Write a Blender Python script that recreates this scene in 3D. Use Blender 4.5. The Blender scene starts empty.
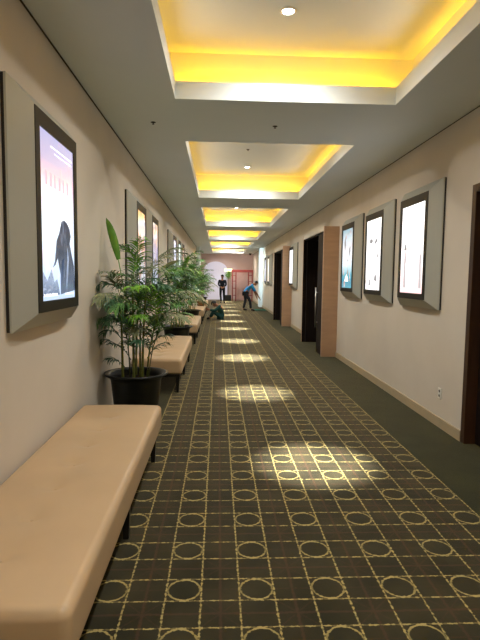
import bpy, bmesh, math, random
from mathutils import Vector, Matrix
from math import sin, cos, pi, sqrt, atan2, radians

C = bpy.context.scene.collection
# ------------------------------------------------------------------ measured layout (metres)
XL, XR, H, CAMZ = -1.118, 2.28, 3.03, 1.5
FAR, BACK = 33.0, -5.2
P, PX, PY = 0.3487, -0.5003, 2.2928            # carpet repeat and origin
TX0, TX1 = -0.41, 1.57                          # ceiling tray opening in x
TRAYS = [(0.45 + 5.35 * k, 4.50 + 5.35 * k) for k in range(-1, 6)]
UP = H + 0.48

# ------------------------------------------------------------------ materials
def srgb(r, g, b):
    f = lambda c: (c / 255) / 12.92 if c / 255 <= 0.04045 else ((c / 255 + 0.055) / 1.055) ** 2.4
    return (f(r), f(g), f(b), 1)

def newmat(name):
    m = bpy.data.materials.new(name); m.use_nodes = True
    nt = m.node_tree
    return m, nt, nt.nodes['Principled BSDF']

def mat(name, col, rough=0.6, spec=0.5, metal=0.0, noise=0.0, nscale=6.0, bump=0.0, bscale=200.0, stretch=None, sheen=0):
    m, nt, b = newmat(name)
    c = srgb(*col)
    b.inputs['Base Color'].default_value = c
    b.inputs['Roughness'].default_value = rough
    b.inputs['Specular IOR Level'].default_value = spec
    b.inputs['Metallic'].default_value = metal
    if sheen: b.inputs['Sheen Weight'].default_value = sheen
    tc = nt.nodes.new('ShaderNodeTexCoord')
    mp = nt.nodes.new('ShaderNodeMapping')
    nt.links.new(tc.outputs['Object'], mp.inputs[0])
    if stretch: mp.inputs['Scale'].default_value = stretch
    if noise:
        n = nt.nodes.new('ShaderNodeTexNoise'); n.inputs['Scale'].default_value = nscale
        n.inputs['Detail'].default_value = 4
        nt.links.new(mp.outputs[0], n.inputs['Vector'])
        r = nt.nodes.new('ShaderNodeValToRGB')
        lo = [max(0, x * (1 - noise)) for x in c[:3]]; hi = [min(1, x * (1 + noise)) for x in c[:3]]
        r.color_ramp.elements[0].color = (*lo, 1); r.color_ramp.elements[0].position = 0.3
        r.color_ramp.elements[1].color = (*hi, 1); r.color_ramp.elements[1].position = 0.7
        nt.links.new(n.outputs['Fac'], r.inputs[0]); nt.links.new(r.outputs[0], b.inputs['Base Color'])
    if bump:
        n2 = nt.nodes.new('ShaderNodeTexNoise'); n2.inputs['Scale'].default_value = bscale
        nt.links.new(mp.outputs[0], n2.inputs['Vector'])
        bp = nt.nodes.new('ShaderNodeBump'); bp.inputs['Strength'].default_value = bump
        bp.inputs['Distance'].default_value = 0.004
        nt.links.new(n2.outputs['Fac'], bp.inputs['Height']); nt.links.new(bp.outputs[0], b.inputs['Normal'])
    return m

def emis(name, col, strength, lin=None):
    m, nt, b = newmat(name)
    c = lin or srgb(*col)
    b.inputs['Base Color'].default_value = (0.02, 0.02, 0.02, 1)
    b.inputs['Emission Color'].default_value = c
    b.inputs['Emission Strength'].default_value = strength
    return m

M = {}
M['wall'] = mat('cream wallpaper', (206, 196, 180), 0.75, 0.25, noise=0.05, nscale=1.3, bump=0.15, bscale=160)
M['ceiling'] = mat('white ceiling paint', (218, 225, 224), 0.55, 0.35, noise=0.03, nscale=0.8)
M['base'] = mat('beige skirting', (176, 158, 126), 0.5, noise=0.05)
M['gap_and_shade'] = mat('dark shadow gap', (70, 62, 48), 0.8, 0.1, noise=0.1)  # left wall gap, and the painted shade at the right ceiling edge
M['endwall'] = mat('dusty pink wall', (188, 166, 158), 0.75, 0.2, noise=0.06, nscale=1.1)
M['column'] = mat('white column paint', (222, 232, 236), 0.5, 0.3, noise=0.02)
M['wood'] = mat('pale veneer', (186, 152, 122), 0.5, 0.35, noise=0.07, nscale=3.0, stretch=(1, 1, 7))
M['dark_wood'] = mat('near-black brown door veneer', (30, 21, 17), 0.6, 0.15, noise=0.35, nscale=5, stretch=(9, 9, 0.6))
M['dark_frame'] = mat('dark brown door frame', (62, 40, 26), 0.4, 0.4, noise=0.2, nscale=4, stretch=(8, 8, 0.7))
M['steel'] = mat('brushed steel', (170, 168, 162), 0.35, metal=0.9, noise=0.05)
M['alu'] = mat('satin grey display frame', (178, 179, 168), 0.42, 0.5, metal=0.15, noise=0.04, nscale=2)
M['alu_dark'] = mat('frame backbox', (34, 28, 22), 0.6, noise=0.1)
M['bezel'] = mat('black bronze bezel', (34, 30, 22), 0.5, 0.25, noise=0.08)
M['leather'] = mat('tan leatherette', (188, 160, 124), 0.42, 0.4, noise=0.06, nscale=2.2, bump=0.12, bscale=300)
M['leather_button'] = mat('tan leatherette button', (180, 152, 116), 0.45, 0.4, noise=0.04)
M['leg'] = mat('black stained timber', (20, 16, 13), 0.4, noise=0.2)
M['pot'] = mat('black plastic pot', (24, 25, 22), 0.42, 0.4, noise=0.12, nscale=9)
M['soil'] = mat('dark potting soil', (38, 30, 22), 0.95, 0.1, noise=0.5, nscale=40, bump=1, bscale=60)
M['cane'] = mat('ringed green cane', (112, 118, 50), 0.45, noise=0.3, nscale=3, stretch=(1, 1, 12))
M['stem'] = mat('slim brown green stem', (86, 88, 44), 0.5, noise=0.25, nscale=9)
M['leaf'] = mat('palm leaf green', (82, 126, 64), 0.42, 0.45, noise=0.5, nscale=9)
M['leaf_dark'] = mat('old palm leaf green', (54, 92, 58), 0.45, 0.4, noise=0.4, nscale=10)
M['leaf_bright'] = mat('fresh palm leaf green', (112, 168, 50), 0.4, 0.45, noise=0.3, nscale=8)
M['leaf_pale'] = mat('dusty grey green leaf', (132, 140, 104), 0.6, 0.3, noise=0.3, nscale=12)
M['spear'] = mat('pale young leaf', (92, 140, 44), 0.4, 0.4, noise=0.25, nscale=12)
for k in ('leaf', 'leaf_dark', 'leaf_bright', 'leaf_pale', 'spear'):
    b = M[k].node_tree.nodes['Principled BSDF']
    b.inputs['Subsurface Weight'].default_value = 0.0
M['plate'] = mat('white socket plate', (226, 222, 210), 0.4, noise=0.02)
M['hole'] = mat('socket recess', (90, 84, 72), 0.6, noise=0.1)
M['chrome'] = mat('sprinkler metal', (70, 66, 60), 0.35, metal=0.6, noise=0.1)
M['ring'] = mat('white downlight trim', (225, 222, 214), 0.4, noise=0.02)
M['lamp'] = emis('downlight lens', (255, 250, 235), 40)
M['red'] = mat('red lacquered timber', (124, 50, 48), 0.45, 0.4, noise=0.15)
M['pinkdoor'] = mat('pink painted panel', (196, 164, 156), 0.6, 0.3, noise=0.05)
M['skin'] = mat('warm brown skin', (150, 104, 78), 0.5, 0.4, noise=0.05)
M['hair'] = mat('black hair', (18, 15, 13), 0.5, noise=0.2, nscale=60)
M['eyes'] = mat('dark eyes', (20, 14, 12), 0.3, noise=0.1)
M['lips'] = mat('lips', (128, 74, 62), 0.5, noise=0.1)
M['black_cloth'] = mat('black uniform cloth', (24, 28, 36), 0.8, 0.2, noise=0.2, nscale=20)
M['navy_cloth'] = mat('charcoal trousers cloth', (44, 46, 54), 0.8, 0.2, noise=0.2, nscale=20)
M['blue_cloth'] = mat('bright blue shirt cloth', (40, 138, 205), 0.75, 0.2, noise=0.12, nscale=14)
M['green_cloth'] = mat('dark teal jacket cloth', (32, 66, 64), 0.8, 0.2, noise=0.2, nscale=14)
M['shoe'] = mat('black shoe leather', (18, 16, 16), 0.4, noise=0.1)
M['teal_mat'] = mat('teal floor cloth', (70, 128, 108), 0.9, 0.1, noise=0.2, nscale=14)
M['grey_bag'] = mat('dark grey green bag', (56, 68, 62), 0.8, 0.2, noise=0.2, nscale=10)
M['white_cup'] = mat('white carton', (220, 216, 205), 0.5, noise=0.04)
M['brown_bag'] = mat('brown cloth bag', (120, 82, 48), 0.8, 0.2, noise=0.2, nscale=10)

def carpet():
    m, nt, b = newmat('green and gold patterned carpet')
    N, L = nt.nodes.new, nt.links.new
    geo = N('ShaderNodeTexCoord')
    sep = N('ShaderNodeSeparateXYZ'); L(geo.outputs['Object'], sep.inputs[0])
    def mth(op, a, bb=None, c=None):
        n = N('ShaderNodeMath'); n.operation = op
        for i, v in enumerate((a, bb, c)):
            if v is None: continue
            if isinstance(v, (int, float)): n.inputs[i].default_value = v
            else: L(v, n.inputs[i])
        return n.outputs[0]
    X, Y = sep.outputs[0], sep.outputs[1]
    # slight weave wobble
    wn = N('ShaderNodeTexNoise'); wn.inputs['Scale'].default_value = 60; L(geo.outputs['Object'], wn.inputs['Vector'])
    wob = mth('MULTIPLY', mth('SUBTRACT', wn.outputs['Fac'], 0.5), 0.05)
    # cell coordinate, -0.5..0.5 around every circle centre
    def cell(v, o):
        q = mth('ADD', mth('DIVIDE', mth('SUBTRACT', v, o), P), 0.5)
        return mth('SUBTRACT', mth('FRACT', mth('ADD', q, 100.0)), 0.5)
    u, v = cell(X, PX), cell(Y, PY)
    au, av = mth('ABSOLUTE', u), mth('ABSOLUTE', v)
    W = 0.011
    def band(val, centre, w):
        d = mth('ABSOLUTE', mth('SUBTRACT', val, centre))
        d = mth('ADD', d, wob)
        n = N('ShaderNodeMapRange'); n.interpolation_type = 'SMOOTHSTEP'
        n.inputs['From Min'].default_value = w * 1.5; n.inputs['From Max'].default_value = w * 0.5
        L(d, n.inputs['Value']); return n.outputs[0]
    def dash(v, per, duty):
        f = mth('FRACT', mth('ADD', mth('MULTIPLY', v, per), 100.25))
        return mth('LESS_THAN', f, duty)
    lx = mth('MULTIPLY', band(au, 0.24, W), mth('ADD', 0.35, mth('MULTIPLY', dash(v, 9, 0.66), 0.65)))
    ly = mth('MULTIPLY', band(av, 0.24, W), mth('ADD', 0.35, mth('MULTIPLY', dash(u, 5, 0.66), 0.65)))
    r = mth('SQRT', mth('ADD', mth('MULTIPLY', u, u), mth('MULTIPLY', v, v)))
    ci = mth('MULTIPLY', band(r, 0.222, W * 1.2), mth('ADD', 0.45, mth('MULTIPLY', mth('DIVIDE', av, 0.222), 0.6)))
    gold = mth('MAXIMUM', mth('MAXIMUM', lx, ly), ci)
    # reddish-brown thin lines through the wide cells, with a star of diagonals
    du, dv = mth('SUBTRACT', 0.5, au), mth('SUBTRACT', 0.5, av)
    rl = mth('MAXIMUM', band(du, 0.0, 0.02), band(dv, 0.0, 0.02))
    diag = mth('MAXIMUM', band(mth('SUBTRACT', du, dv), 0.0, 0.012), band(av, 0.0, 0.010))
    diag = mth('MULTIPLY', diag, mth('GREATER_THAN', r, 0.25))
    red = mth('MULTIPLY', mth('MAXIMUM', rl, mth('MULTIPLY', diag, 0.6)), 0.5)
    # inside the runner only
    inside = mth('MULTIPLY', mth('GREATER_THAN', X, PX - 0.255 * P), mth('LESS_THAN', X, PX + 6 * P + 0.255 * P))
    n1 = N('ShaderNodeTexNoise'); n1.inputs['Scale'].default_value = 3.5; n1.inputs['Detail'].default_value = 5
    L(geo.outputs['Object'], n1.inputs['Vector'])
    r1 = N('ShaderNodeValToRGB'); L(n1.outputs['Fac'], r1.inputs[0])
    r1.color_ramp.elements[0].position = 0.35; r1.color_ramp.elements[0].color = srgb(29, 29, 15)
    r1.color_ramp.elements[1].position = 0.68; r1.color_ramp.elements[1].color = srgb(50, 46, 29)
    r2 = N('ShaderNodeValToRGB'); L(n1.outputs['Fac'], r2.inputs[0])
    r2.color_ramp.elements[0].position = 0.35; r2.color_ramp.elements[0].color = srgb(22, 28, 12)
    r2.color_ramp.elements[1].position = 0.68; r2.color_ramp.elements[1].color = srgb(37, 42, 20)
    def mix(f, a, bb):
        n = N('ShaderNodeMix'); n.data_type = 'RGBA'
        L(f, n.inputs['Factor'])
        for s, val in ((n.inputs[6], a), (n.inputs[7], bb)):
            if isinstance(val, tuple): s.default_value = val
            else: L(val, s)
        return n.outputs[2]
    c = mix(red, r1.outputs[0], srgb(78, 50, 36))
    c = mix(gold, c, srgb(168, 150, 92))
    c = mix(inside, r2.outputs[0], c)
    L(c, b.inputs['Base Color'])
    b.inputs['Roughness'].default_value = 0.9
    b.inputs['Specular IOR Level'].default_value = 0.15
    b.inputs['Sheen Weight'].default_value = 0.2; b.inputs['Sheen Tint'].default_value = (1, 0.86, 0.58, 1)
    b.inputs['Sheen Roughness'].default_value = 0.5
    n2 = N('ShaderNodeTexNoise'); n2.inputs['Scale'].default_value = 350; L(geo.outputs['Object'], n2.inputs['Vector'])
    bp = N('ShaderNodeBump'); bp.inputs['Strength'].default_value = 0.3; bp.inputs['Distance'].default_value = 0.003
    L(n2.outputs['Fac'], bp.inputs['Height']); L(bp.outputs[0], b.inputs['Normal'])
    return m
M['carpet'] = carpet()

def poster(name, stops, blot=None, thr=0.6, scale=4.0, seed=0.0, strength=1.5, amount=1.0, stretch=(1, 1, 1)):
    """Back-lit print: vertical colour ramp with soft blots, emitted."""
    m, nt, b = newmat(name)
    N, L = nt.nodes.new, nt.links.new
    tc = N('ShaderNodeTexCoord'); sp = N('ShaderNodeSeparateXYZ'); L(tc.outputs['Generated'], sp.inputs[0])
    rp = N('ShaderNodeValToRGB'); L(sp.outputs[2], rp.inputs[0])
    els = rp.color_ramp.elements
    while len(els) < len(stops): els.new(0.5)
    for e, (pos, col) in zip(els, stops): e.position = pos; e.color = srgb(*col)
    out = rp.outputs[0]
    if blot:
        mp = N('ShaderNodeMapping'); mp.inputs['Location'].default_value = (seed, seed * 2, seed); mp.inputs['Scale'].default_value = stretch
        L(tc.outputs['Generated'], mp.inputs[0])
        n = N('ShaderNodeTexNoise'); n.inputs['Scale'].default_value = scale; n.inputs['Detail'].default_value = 6
        L(mp.outputs[0], n.inputs['Vector'])
        r = N('ShaderNodeMapRange'); r.inputs['From Min'].default_value = thr; r.inputs['From Max'].default_value = thr + 0.09
        r.inputs['To Max'].default_value = amount
        L(n.outputs['Fac'], r.inputs['Value'])
        mx = N('ShaderNodeMix'); mx.data_type = 'RGBA'
        L(r.outputs[0], mx.inputs['Factor']); L(out, mx.inputs[6])
        n3 = N('ShaderNodeTexNoise'); n3.inputs['Scale'].default_value = scale * 0.7; L(mp.outputs[0], n3.inputs['Vector'])
        r3 = N('ShaderNodeValToRGB'); L(n3.outputs['Fac'], r3.inputs[0])
        while len(r3.color_ramp.elements) < len(blot): r3.color_ramp.elements.new(0.5)
        for i, (e, col) in enumerate(zip(r3.color_ramp.elements, blot)):
            e.position = 0.35 + 0.3 * i / max(1, len(blot) - 1); e.color = srgb(*col)
        L(r3.outputs[0], mx.inputs[7]); out = mx.outputs[2]
    b.inputs['Base Color'].default_value = (0.03, 0.03, 0.03, 1); b.inputs['Roughness'].default_value = 0.15
    L(out, b.inputs['Emission Color']); b.inputs['Emission Strength'].default_value = strength
    return m

# ------------------------------------------------------------------ mesh helpers
def link_mesh(name, bm, m, parent=None, smooth=False):
    me = bpy.data.meshes.new(name); bmesh.ops.recalc_face_normals(bm, faces=bm.faces) if not smooth == 'keep' else None
    bm.to_mesh(me); bm.free()
    if smooth:
        for p in me.polygons: p.use_smooth = True
    me.materials.append(m)
    o = bpy.data.objects.new(name, me); C.objects.link(o)
    if parent: o.parent = parent
    return o

def box(bm, x0, x1, y0, y1, z0, z1):
    vs = [bm.verts.new((x, y, z)) for x in (x0, x1) for y in (y0, y1) for z in (z0, z1)]
    for f in ((0, 1, 3, 2), (4, 6, 7, 5), (0, 4, 5, 1), (2, 3, 7, 6), (0, 2, 6, 4), (1, 5, 7, 3)):
        bm.faces.new([vs[i] for i in f])
    return vs

def boxes(name, lst, m, parent=None, bevel=0.0):
    bm = bmesh.new()
    for b in lst: box(bm, *b)
    if bevel:
        bmesh.ops.bevel(bm, geom=list(bm.edges), offset=bevel, segments=2, affect='EDGES', profile=0.6)
    return link_mesh(name, bm, m, parent)

def tube(bm, pts, rads, n=8, cap=True):
    rings = []
    pts = [Vector(p) for p in pts]
    prev = None
    for i, p in enumerate(pts):
        t = (pts[min(i + 1, len(pts) - 1)] - pts[max(i - 1, 0)]).normalized()
        a = t.cross(Vector((0, 0, 1)))
        if a.length < 0.05: a = t.cross(Vector((1, 0, 0))) if prev is None else prev - t * prev.dot(t)
        a.normalize(); prev = a; b = t.cross(a)
        r = rads[i] if isinstance(rads, (list, tuple)) else rads
        rings.append([bm.verts.new(p + (a * cos(2 * pi * k / n) + b * sin(2 * pi * k / n)) * r) for k in range(n)])
    for r0, r1 in zip(rings, rings[1:]):
        for k in range(n): bm.faces.new((r0[k], r0[(k + 1) % n], r1[(k + 1) % n], r1[k]))
    if cap:
        bm.faces.new(rings[0][::-1]); bm.faces.new(rings[-1])

def lathe(bm, prof, n=32, c=(0, 0, 0)):
    rings = []
    for r, z in prof:
        if r < 1e-5: rings.append([bm.verts.new((c[0], c[1], c[2] + z))])
        else: rings.append([bm.verts.new((c[0] + r * cos(2 * pi * k / n), c[1] + r * sin(2 * pi * k / n), c[2] + z)) for k in range(n)])
    for a, b in zip(rings, rings[1:]):
        for k in range(n):
            k2 = (k + 1) % n
            if len(a) == 1 and len(b) == 1: continue
            if len(a) == 1: bm.faces.new((a[0], b[k], b[k2]))
            elif len(b) == 1: bm.faces.new((a[k], a[k2], b[0]))
            else: bm.faces.new((a[k], a[k2], b[k2], b[k]))

def empty(name, loc=(0, 0, 0), rz=0):
    o = bpy.data.objects.new(name, None); C.objects.link(o)
    o.location = loc; o.rotation_euler = (0, 0, rz); o.empty_display_size = 0.1
    return o

def tag(o, label=None, cat=None, group=None, kind=None):
    if label: o['label'] = label
    if cat: o['category'] = cat
    if group: o['group'] = group
    if kind: o['kind'] = kind
    return o

def copy_tree(o, parent=None):
    c = o.copy(); C.objects.link(c)
    if parent: c.parent = parent
    for ch in list(o.children): copy_tree(ch, c)
    return c

def struct(o, label=None): return tag(o, label, kind='structure')

# ------------------------------------------------------------------ room shell
bm = bmesh.new(); box(bm, XL - 0.15, XR + 0.75, BACK - 0.1, FAR + 0.15, -0.1, 0)
struct(link_mesh('floor', bm, M['carpet']), 'dark green carpet with gold grid and circle pattern')

struct(boxes('wall_left', [(XL - 0.15, XL, BACK, FAR, 0, UP + 0.1)], M['wall']), 'plain cream wall behind the benches and palms')
D1 = (2.55, 4.46, 2.35)                       # near door opening y0,y1,top
D2 = (9.49, 11.68, 2.40)
D3 = (15.48, 17.80, 2.40)
segs = []; y = BACK
for y0, y1, zt in (D1, D2, D3):
    segs.append((XR, XR + 0.15, y, y0, 0, UP + 0.1)); segs.append((XR, XR + 0.15, y0, y1, zt, UP + 0.1)); y = y1
segs.append((XR, XR + 0.15, y, FAR, 0, UP + 0.1))
struct(boxes('wall_right', segs, M['wall']), 'cream wall with poster displays and dark doorways')
struct(boxes('wall_end', [(XL - 0.15, XR + 0.15, FAR, FAR + 0.15, 0, UP + 0.1)], M['endwall']), 'dusty pink wall closing the corridor')
struct(boxes('wall_back', [(XL - 0.15, XR + 0.15, BACK - 0.15, BACK, 0, UP + 0.1)], M['wall']))

# ceiling with recessed trays: slab, lips, recess sides and upper panels
cl = [(XL - 0.15, TX0, BACK, FAR, H, H + 0.03), (TX1, XR + 0.15, BACK, FAR, H, H + 0.03)]
prev = BACK
for y0, y1 in TRAYS:
    cl.append((TX0, TX1, prev, y0, H, H + 0.03)); prev = y1
cl.append((TX0, TX1, prev, FAR, H, H + 0.03))
for y0, y1 in TRAYS:
    t = 0.025
    cl += [(TX0, TX0 + t, y0, y1, H, H + 0.15), (TX1 - t, TX1, y0, y1, H, H + 0.15),
           (TX0 + t, TX1 - t, y0, y0 + t, H, H + 0.15), (TX0 + t, TX1 - t, y1 - t, y1, H, H + 0.15)]
    g = 0.20
    a0, a1, b0, b1 = TX0 - g, TX1 + g, y0 - g, y1 + g
    cl += [(a0 - 0.04, a0, b0, b1, H + 0.03, UP), (a1, a1 + 0.04, b0, b1, H + 0.03, UP),
           (a0 - 0.04, a1 + 0.04, b0 - 0.04, b0, H + 0.03, UP), (a0 - 0.04, a1 + 0.04, b1, b1 + 0.04, H + 0.03, UP),
           (a0 - 0.04, a1 + 0.04, b0 - 0.04, b1 + 0.04, UP, UP + 0.04)]
struct(boxes('ceiling', cl, M['ceiling']), 'white ceiling with a row of recessed yellow-lit trays')

struct(boxes('trim_1', [(XL, XL + 0.008, BACK, FAR, H - 0.009, H - 0.001)], M['gap_and_shade']), 'dark shadow gap along the left wall top')
struct(boxes('shade_strip_right', [(XR - 0.005, XR, BACK, FAR, H - 0.008, H - 0.001)], M['gap_and_shade']))  # dark strip painted in for the soft shadow along the ceiling edge
struct(boxes('baseboard_left', [(XL, XL + 0.015, BACK, FAR, 0, 0.10)], M['base']))
struct(boxes('baseboard_right', [(XR - 0.018, XR, BACK, D1[0], 0, 0.10), (XR - 0.018, XR, D1[1], 9.43, 0, 0.10),
       (XR - 0.018, XR, 11.76, 15.42, 0, 0.10), (XR - 0.018, XR, 17.88, FAR, 0, 0.10)], M['base']))
struct(boxes('baseboard_end', [(XL, XR, FAR - 0.015, FAR, 0, 0.10)], M['base']))

# white columns near the far end
struct(boxes('wall_column', [(2.11, XR, 25.6, 26.4, 0, H)], M['column'], bevel=0.004), 'slim white column against the right wall')
struct(boxes('wall_column', [(XL, -0.95, 25.6, 26.4, 0, H)], M['column'], bevel=0.004), 'slim white column against the left wall')

# ---- near right door
d = struct(empty('door_1', (XR, (D1[0] + D1[1]) / 2, 0)), 'dark brown doorway at the right edge')
def at(o, lst): # boxes in world coords -> children local
    L0 = o.location
    return [(a - L0.x, b - L0.x, c - L0.y, dd - L0.y, e, f) for a, b, c, dd, e, f in lst]
boxes('door_frame', at(d, [(XR - 0.012, XR + 0.16, D1[1] - 0.07, D1[1], 0, D1[2]), (XR - 0.012, XR + 0.16, D1[0], D1[0] + 0.07, 0, D1[2]),
      (XR - 0.012, XR + 0.16, D1[0] + 0.07, D1[1] - 0.07, D1[2] - 0.07, D1[2])]), M['dark_frame'], d, 0.003)
mid = (D1[0] + D1[1]) / 2
for a, b in ((D1[0] + 0.07, mid - 0.003), (mid + 0.003, D1[1] - 0.07)):
    lf = boxes('door_leaf', at(d, [(XR + 0.09, XR + 0.135, a, b, 0.005, D1[2] - 0.07)]), M['dark_wood'], d, 0.003)
    s = mid - 0.09 if a < mid - 0.1 else mid + 0.09
    hb = bmesh.new(); lx = XR + 0.05 - d.location.x; ly = s - d.location.y
    tube(hb, [(lx, ly, 0.55), (lx, ly, 1.3)], 0.012)
    tube(hb, [(lx, ly, 0.65), (lx + 0.045, ly, 0.65)], 0.008); tube(hb, [(lx, ly, 1.2), (lx + 0.045, ly, 1.2)], 0.008)
    link_mesh('handle', hb, M['steel'], lf, True)

# ---- projecting portals with pale timber cheeks
def portal(idx, y0, y1, top, leaf_w, label, handle=True):
    px = 1.985
    d = struct(empty('door_%d' % idx, (XR, (y0 + y1) / 2, 0)), label)
    boxes('timber_cheek', at(d, [(px, XR, y0 - 0.055, y0, 0, top + 0.085)]), M['wood'], d, 0.002)
    boxes('timber_cheek', at(d, [(px, XR, y1 + 0.02, y1 + 0.075, 0, top + 0.085)]), M['wood'], d, 0.002)
    boxes('portal_header', at(d, [(px, XR, y0, y1 + 0.02, top, top + 0.085)]), M['wall'], d, 0.002)
    # dark lining of the recess
    boxes('door_lining', at(d, [(px, 2.84, y1, y1 + 0.019, 0, top), (px + 0.03, 2.84, y0 + 0.02, y1, top - 0.03, top),
          (XR, 2.84, y0, y0 + 0.02, 0, top), (2.82, 2.84, y0 + 0.02, y1, 0, top - 0.03)]), M['dark_wood'], d)
    lf = boxes('door_leaf', at(d, [(px + 0.03, px + 0.075, y0 + 0.005, y0 + leaf_w, 0.006, top - 0.032)]), M['dark_wood'], d, 0.003)
    hb = bmesh.new(); lx = px - 0.015 - d.location.x; ly = y0 + leaf_w - 0.1 - d.location.y
    tube(hb, [(lx, ly, 0.52), (lx, ly, 1.32)], 0.014)
    tube(hb, [(lx, ly, 0.62), (lx + 0.05, ly, 0.62)], 0.009); tube(hb, [(lx, ly, 1.22), (lx + 0.05, ly, 1.22)], 0.009)
    if handle: link_mesh('handle', hb, M['steel'], lf, True)
    # second leaf folded back inside the recess
    boxes('door_leaf', at(d, [(px + 0.08, 2.8, y1 - 0.05, y1 - 0.006, 0.006, top - 0.035)]), M['dark_wood'], d, 0.003)
portal(2, D2[0], D2[1], D2[2], 0.62, 'dark double door in a projecting pale timber portal')
portal(3, D3[0], D3[1], D3[2], 0.60, 'farther dark door in a projecting pale timber portal', False)

# ------------------------------------------------------------------ lighting
def light(name, kind, loc, energy, col=(1, 1, 1), rot=None, **kw):
    l = bpy.data.lights.new(name, kind); l.energy = energy; l.color = col
    for k, v in kw.items(): setattr(l, k, v)
    o = bpy.data.objects.new(name, l); C.objects.link(o); o.location = loc
    if rot: o.rotation_euler = rot
    return o

YEL = (1.0, 0.42, 0.002)
COVE = 30.0      # W per metre of strip
for i, (y0, y1) in enumerate(TRAYS):
    yc = (y0 + y1) / 2
    z = H + 0.05
    for (lx, ly, sx, sy, tilt) in ((TX0 - 0.035, yc, 0.04, y1 - y0 + 0.1, (0, 'L')), (TX1 + 0.035, yc, 0.04, y1 - y0 + 0.1, (0, 'R')),
                                   ((TX0 + TX1) / 2, y0 - 0.035, TX1 - TX0, 0.04, (0, 'N')), ((TX0 + TX1) / 2, y1 + 0.035, TX1 - TX0, 0.04, (0, 'F'))):
        ang = radians(180)
        s = tilt[1]; tl = radians(62)
        rot = {'L': (pi, -tl, 0), 'R': (pi, tl, 0), 'N': (pi + tl, 0, 0), 'F': (pi - tl, 0, 0)}[s]
        light('cove_light', 'AREA', (lx, ly, z), COVE * max(sx, sy) * 0.28, YEL, rot, shape='RECTANGLE', size=sx, size_y=sy, spread=radians(125))

WARM = (1.0, 0.985, 0.95)
# added unseen fill lights on the lips to brighten the raised ceiling panels
for i, (y0, y1) in enumerate(TRAYS):
    for sx, sg in ((TX0 + 0.012, 1), (TX1 - 0.012, -1)):
        light('tray_fill', 'AREA', (sx, (y0 + y1) / 2, H + 0.155), 2 if i == 0 else 3.0, (1.0, 0.93, 0.85), (pi, sg * radians(58), 0), shape='RECTANGLE', size=0.02, size_y=y1 - y0 - 0.3, spread=radians(110))

DL = []
for k, (y0, y1) in enumerate(TRAYS):
    DL += [y0 + 0.62, y1 - 0.57]
dl_proto = None
LX = 0.51
n_dl = 0
for i, ly in enumerate(DL):
    if ly < 0: pass
    if dl_proto is None:
        r = empty('ceiling_downlight', (LX, ly, UP))
        b = bmesh.new(); lathe(b, [(0.062, 0), (0.066, -0.006), (0.05, -0.012), (0.044, -0.004), (0.044, 0.0)], 28); link_mesh('trim_ring', b, M['ring'], r, True)
        b = bmesh.new(); lathe(b, [(0.0, -0.006), (0.043, -0.006), (0.043, 0.0)], 24); link_mesh('lens', b, M['lamp'], r, True)
        dl_proto = r
    else:
        r = copy_tree(dl_proto); r.location = (LX, ly, UP)
    names = {3: 'first round downlight, glowing in the nearest yellow-lit tray', 5: 'second round downlight, glowing in the second yellow-lit tray',
             7: 'third round downlight, glowing in the third yellow-lit tray'}
    if i in names: tag(r, names[i], 'ceiling light', 'downlights in the ceiling trays')
    else: tag(r, 'small round downlight hidden up in a yellow-lit ceiling tray', 'ceiling light', 'downlights in the ceiling trays')
    aim = 0.79 if i == 3 else (0.47 if i % 2 else 0.5)
    ang = atan2(aim - LX, UP)
    light('downlight_beam', 'SPOT', (LX, ly, UP - 0.02), (4300 if i < 5 else 6000) if i > 1 else 600, WARM, (0, -ang, 0), spot_size=radians(19), spot_blend=1.0, shadow_soft_size=0.04)
    light('downlight_spill', 'SPOT', (LX, ly, UP - 0.02), (270 if i > 4 else 210) if i > 1 else 90, WARM, (0, 0, 0), spot_size=radians(160), spot_blend=1.0, shadow_soft_size=0.06)

# cool light spilling in by the far column, and the wash on the white backdrop
light('far_cool_light', 'SPOT', (1.0, 23.6, 2.9), 420, (0.70, 0.92, 1.0), (radians(66), 0, radians(-32)), spot_size=radians(70), spot_blend=0.8, shadow_soft_size=0.1)
light('backdrop_wash', 'SPOT', (0.0, 29.6, 2.9), 170, (0.9, 0.92, 1.0), (radians(64), 0, 0), spot_size=radians(52), spot_blend=0.4, shadow_soft_size=0.05)
light('end_wall_wash', 'AREA', (1.2, 31.0, 2.95), 45, (1.0, 0.86, 0.78), (radians(25), 0, 0), size=0.8)

w = bpy.data.worlds.new('World'); bpy.context.scene.world = w; w.use_nodes = True
w.node_tree.nodes['Background'].inputs[0].default_value = (0.35, 0.33, 0.3, 1)
w.node_tree.nodes['Background'].inputs[1].default_value = 0.3

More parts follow.
